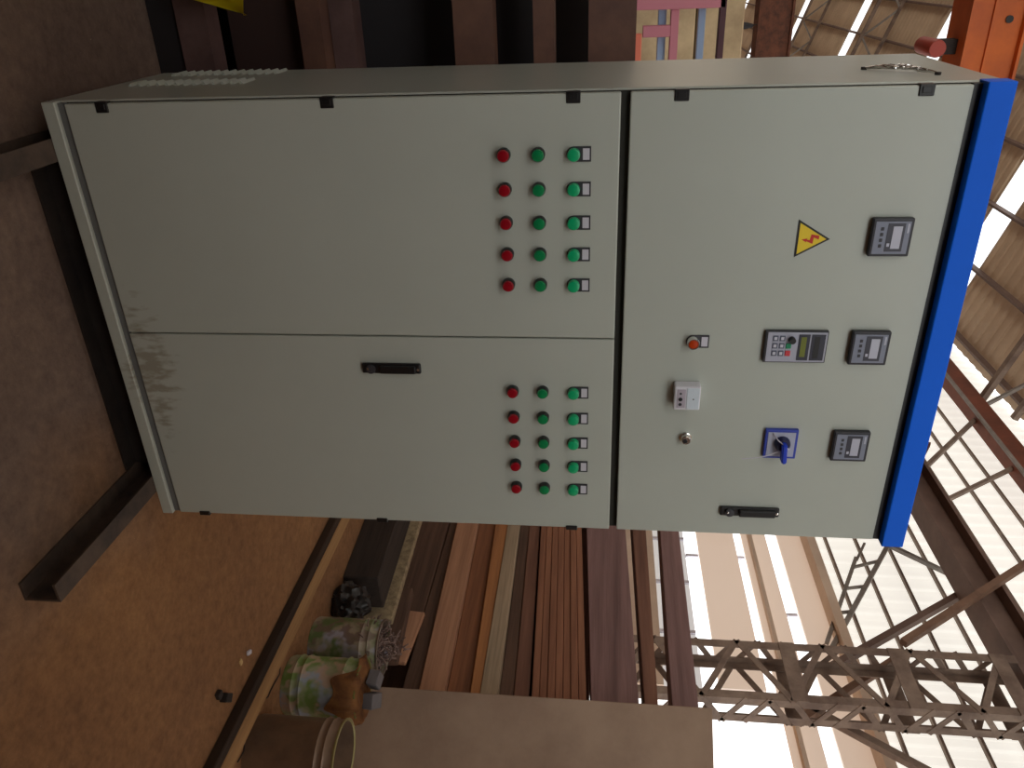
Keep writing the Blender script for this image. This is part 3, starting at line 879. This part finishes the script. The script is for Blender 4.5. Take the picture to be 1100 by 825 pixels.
TIN = mat('can_steel', srgb(150, 140, 128), .38, .7, col2=srgb(110, 96, 86), scale=5)
def can(c, r_, h, m, lab, rimm, ribs, lid=False):
    t = thing('paint_can', lab, 'paint can', c, 'paint cans standing on the floor')
    prof = [(r_ * .97, 0), (r_, .012)]
    for z in ribs:
        prof += [(r_, z - .008), (r_ + .006, z), (r_, z + .008)]
    prof += [(r_, h), (r_ - .004, h), (r_ - .004, h - .10), (0.001, h - .10)]
    obj('can_body', lathe(BM(), prof, 40, c, 'z', False), m, t, True)
    bm = BM()
    lathe(bm, [(r_ - .002, h - .004), (r_ + .006, h - .004), (r_ + .007, h + .003), (r_, h + .006), (r_ - .006, h)], 40, c, 'z', False)
    obj('rim', bm, rimm, t, True)
    return t
GREENRIM = mat('rim_green', srgb(120, 120, 60), .45, .3)
can((2.715, .275, FZ), .150, .39, mat('grey_can', srgb(150, 126, 104), .42, .35, col2=srgb(118, 98, 84), scale=4), 'bare grey-brown paint can nearest the viewer, with ribs below the rim', mat('rim_yellow', srgb(150, 142, 96), .35, .4), (.31, .345))
can((2.765, .675, FZ), .138, .355, can_mat('green_can', (150, 150, 120), ((104, 128, 62), (150, 158, 178), (176, 150, 130))), 'middle paint can with green and white label, rag and grey blocks on top', GREENRIM, (.05, .09, .285))
can((2.845, 1.015, FZ), .138, .36, can_mat('green_white_can', (164, 152, 132), ((96, 116, 70), (168, 166, 186), (120, 100, 90))), 'farthest paint can, dull green and white, filled with wood shavings', TIN, (.27, .31))
# shavings heaped in the farthest can
bm = BM()
random.seed(11)
for i in range(340):
    a = random.uniform(0, 2 * math.pi); rr = .125 * math.sqrt(random.random())
    p = Vector((2.845 + rr * math.cos(a), 1.015 + rr * math.sin(a), FZ + .28 + random.random() * .20 * (1.15 - rr / .125)))
    d = Vector((random.uniform(-1, 1), random.uniform(-1, 1), random.uniform(-.4, .8))).normalized()
    e = Vector((random.uniform(-1, 1), random.uniform(-1, 1), random.uniform(-1, 1))).normalized() * .012
    tube(bm, [p, p + d * .02 + e, p + d * .055], .0038, 5)
sh = obj('wood_shavings', bm, mat('shavings', srgb(150, 126, 116), .8, col2=srgb(84, 66, 62), scale=30))
tag(sh, 'tangle of grey wood shavings heaped in the farthest paint can', 'shavings', kind='stuff')
# rag and grey blocks on the middle can
bm = BM()
NR = 22
grid = {}
cx, cy, top = 2.765, .675, FZ + .362
for i in range(NR + 1):
    for j in range(NR + 1):
        u_, v_ = (i / NR - .5) * 2, (j / NR - .5) * 2
        q_ = 0.150 * (1 + .12 * math.sin(3.1 * u_ + 4 * v_)); X_, Y_ = cx - .02 + q_ * u_ * math.sqrt(max(0, 1 - v_ * v_ / 2)), cy - .045 + q_ * v_ * math.sqrt(max(0, 1 - u_ * u_ / 2))
        d = math.hypot(X_ - cx, Y_ - cy)
        z = top + .006 + .012 * math.sin(7 * u_ + 2 * v_) * math.cos(5 * v_ - u_)
        if d > .142:
            ex = d - .142
            k_ = (.157 + .01 * math.sin(9 * math.atan2(Y_ - cy, X_ - cx))) / d
            X_, Y_ = cx + (X_ - cx) * k_, cy + (Y_ - cy) * k_
            z = top - ex * 1.9
        grid[i, j] = bm.verts.new((X_, Y_, z))
for i in range(NR):
    for j in range(NR):
        bm.faces.new((grid[i, j], grid[i + 1, j], grid[i + 1, j + 1], grid[i, j + 1]))
r0 = bmesh.ops.solidify(bm, geom=bm.faces[:], thickness=.004)
tag(obj('rag', bm, mat('rag_orange', srgb(170, 116, 66), .8, col2=srgb(120, 78, 50), scale=14), smooth=True), 'crumpled orange-brown rag draped over the middle paint can', 'rag')
GB = mat('grey_block', srgb(108, 104, 106), .7, var=.2, scale=12)
rot_box('grey_block', 'small grey block on the rag, lying farther from the plywood', 'block', GB, (2.74, .72, top + .018), (.085, .07, .055), R(25), 'grey blocks on the middle paint can', .004, rx=R(8))
rot_box('grey_block', 'small grey block on the rag, tilted towards the plywood sheet', 'block', GB, (2.80, .645, top + .020), (.09, .07, .055), R(48), 'grey blocks on the middle paint can', .004, ry=R(-14))

# ================================================================== STEEL BEAMS BEHIND THE CABINET
PRIM = mat('red_primer', srgb(116, 82, 66), .6, col2=srgb(88, 60, 52), scale=5, bump=.2, bscale=25)
PRIM2 = mat('purple_brown_primer', srgb(112, 86, 82), .6, col2=srgb(84, 62, 60), scale=5)
DARKST = mat('black_steel', srgb(40, 36, 38), .65)
def channel_x(lab, y0, z0, h, m, x0=-2.45, x1=1.0, dz=.0, depth=.09, tt=.012):
    bm = BM()
    pr = [(0, 0), (depth, 0), (depth, tt), (tt, tt), (tt, h - tt), (depth, h - tt), (depth, h), (0, h)]
    extrude_profile(bm, pr, lambda a, b_: Vector((x0, y0 + a, z0 + b_ - dz)), lambda a, b_: Vector((x1, y0 + a, z0 + b_ + dz)))
    return tag(obj('steel_beam', bm, m), lab, 'steel beam', 'steel beams stacked behind the cabinet')
channel_x('lowest dark steel beam on the floor behind the cabinet', .76, FZ, .10, DARKST)
channel_x('purple-brown steel beam second from the floor behind the cabinet', .74, .0, .10, PRIM2)
channel_x('dark reddish steel beam level with the yellow cloth behind the cabinet', .90, .10, .27, mat('dark_primer', srgb(58, 38, 34), .7), depth=.05)
channel_x('brown steel beam with pale upper edge below the middle of the stack', .80, .375, .075, PRIM)
channel_x('dull purple steel bar just above the pale-edged brown beam', .885, .452, .08, PRIM2)
channel_x('brown steel beam with shiny upper edge above the black gap', .80, .875, .125, PRIM)
channel_x('narrow brown steel beam between two black gaps high in the stack', .80, 1.125, .065, PRIM)
channel_x('topmost red-brown steel beam of the stack behind the cabinet', .80, 1.296, .145, PRIM)
# one dark rack carries the stack
t = thing('beam_rack', 'dark steel rack behind the stacked steel beams', 'rack', (-.9, 1.01, FZ))
for xx in (-2.3, -.9, .6):
    bm = BM(); box(bm, xx - .05, xx + .05, .98, 1.06, FZ, 1.46); obj('post', bm, DARKST, t)
    for z in (.36, .86, 1.11, 1.28):
        bm = BM(); box(bm, xx - .04, xx + .04, .81, .98, z, z + .014); obj('arm', bm, DARKST, t)
bm = BM(); box(bm, -2.45, 1.0, 1.07, 1.09, FZ, 1.40)
tag(obj('steel_plate', bm, DARKST), 'black steel plate standing behind the stacked steel beams', 'steel plate')
# yellow cloth and small scraps
bm = BM()
grid = {}
for i in range(13):
    for j in range(9):
        u_, v_ = i / 12, j / 8
        cxx = -.45 + .30 * u_; grid[i, j] = bm.verts.new((cxx, .66 + .012 * math.sin(7 * u_ + 3 * v_) - .02 * v_, .295 - .02 * u_ - (1 - v_) * (min(.24, 3.4 * (-.150 - cxx)) + .004) + .004 * math.sin(5 * u_)))
for i in range(12):
    for j in range(8):
        bm.faces.new((grid[i, j], grid[i + 1, j], grid[i + 1, j + 1], grid[i, j + 1]))
bmesh.ops.solidify(bm, geom=bm.faces[:], thickness=.004)
tag(obj('yellow_cloth', bm, mat('cloth_yellow', srgb(232, 208, 20), .7), smooth=True), 'bright yellow cloth hanging on the stacked steel beams', 'cloth')

# pink and blue steel frame beyond the stack
PINK = mat('pink_primer', srgb(196, 122, 136), .6)
LBLUE = mat('pale_blue_paint', srgb(150, 172, 204), .55)
t = thing('painted_gate', 'pink steel gate with pale blue cross bars beyond the stacked beams', 'gate', (-.3, 3, FZ))
def fbar(x0, x1, z0, z1, m, nm, y0=2.97, y1=3.03):
    bm = BM(); box(bm, x0, x1, y0, y1, z0, z1, .003); return obj(nm, bm, m, t)
fbar(-.12, -.02, FZ, 1.99, PINK, 'post')
fbar(.9, 1.0, FZ, 1.99, PINK, 'post')
fbar(-.12, 1.0, 1.96, 1.995, mat('dark_plum', srgb(74, 40, 48), .6), 'top_rail')
fbar(-.02, .9, 1.70, 1.745, PINK, 'rail', 2.99, 3.05)
fbar(-.02, .9, 1.635, 1.680, LBLUE, 'cross_bar', 3.05, 3.09)
fbar(-.02, .9, 1.855, 1.895, LBLUE, 'cross_bar', 3.05, 3.09)
fbar(.06, .12, 1.55, 1.70, PINK, 'upright', 2.99, 3.05)
fbar(.10, .9, 1.50, 1.545, mat('salmon_paint', srgb(226, 122, 96), .6), 'lower_rail', 2.99, 3.05)
CREAM = mat('cream_board', srgb(206, 184, 146), .8, col2=srgb(170, 148, 116), scale=3)
for i, (z0, z1) in enumerate(((FZ, .6), (.6, 1.2), (1.2, 1.75), (1.75, 2.0), (2.0, 2.35))):
    bm = BM(); box(bm, -1.0 + .05 * i, 1.4, 4.6, 5.2, z0 + .006, z1 - .006, .01)
    tag(obj('crate', bm, CREAM), ['cream wooden crate at the bottom of the pile beyond the pink frame', 'second cream crate from the floor beyond the pink frame', 'third cream crate from the floor beyond the pink frame', 'fourth cream crate from the floor beyond the pink frame', 'topmost cream crate of the pile beyond the pink frame'][i], 'crate', 'cream crates beyond the pink frame')

# ================================================================== SMALL DEBRIS ON THE FLOOR
random.seed(3)
DEB = [((2.25, .16), (.05, .035, .03), STEEL_D, 'dark offcut lying against the low yellowish timber'),
       ((2.20, .13), (.03, .03, .02), STEEL_D, 'tiny dark chip beside the dark offcut near the low timber'),
       ((2.26, .40), (.03, .02, .012), WHITE, 'white paper flake beside the low yellowish timber'),
       ((2.24, .33), (.022, .03, .008), mat('straw', srgb(190, 160, 110), .8), 'straw-coloured flake beside the low yellowish timber')]
for (dx, dy), s, m, lab in DEB:
    rot_box('offcut', lab, 'debris', m, (dx, dy, FZ), s, random.uniform(0, 3), 'bits of debris on the floor', .003)
bm = BM()
pts = [(2.56 + .03 * math.sin(i * .7), .62 - .045 * i, FZ + .006 + .01 * (i % 3 == 1)) for i in range(12)]
tube(bm, pts, .003, 6)
tag(obj('thin_cable', bm, STEEL_D), 'thin dark cable lying between low timber and paint cans', 'cable')
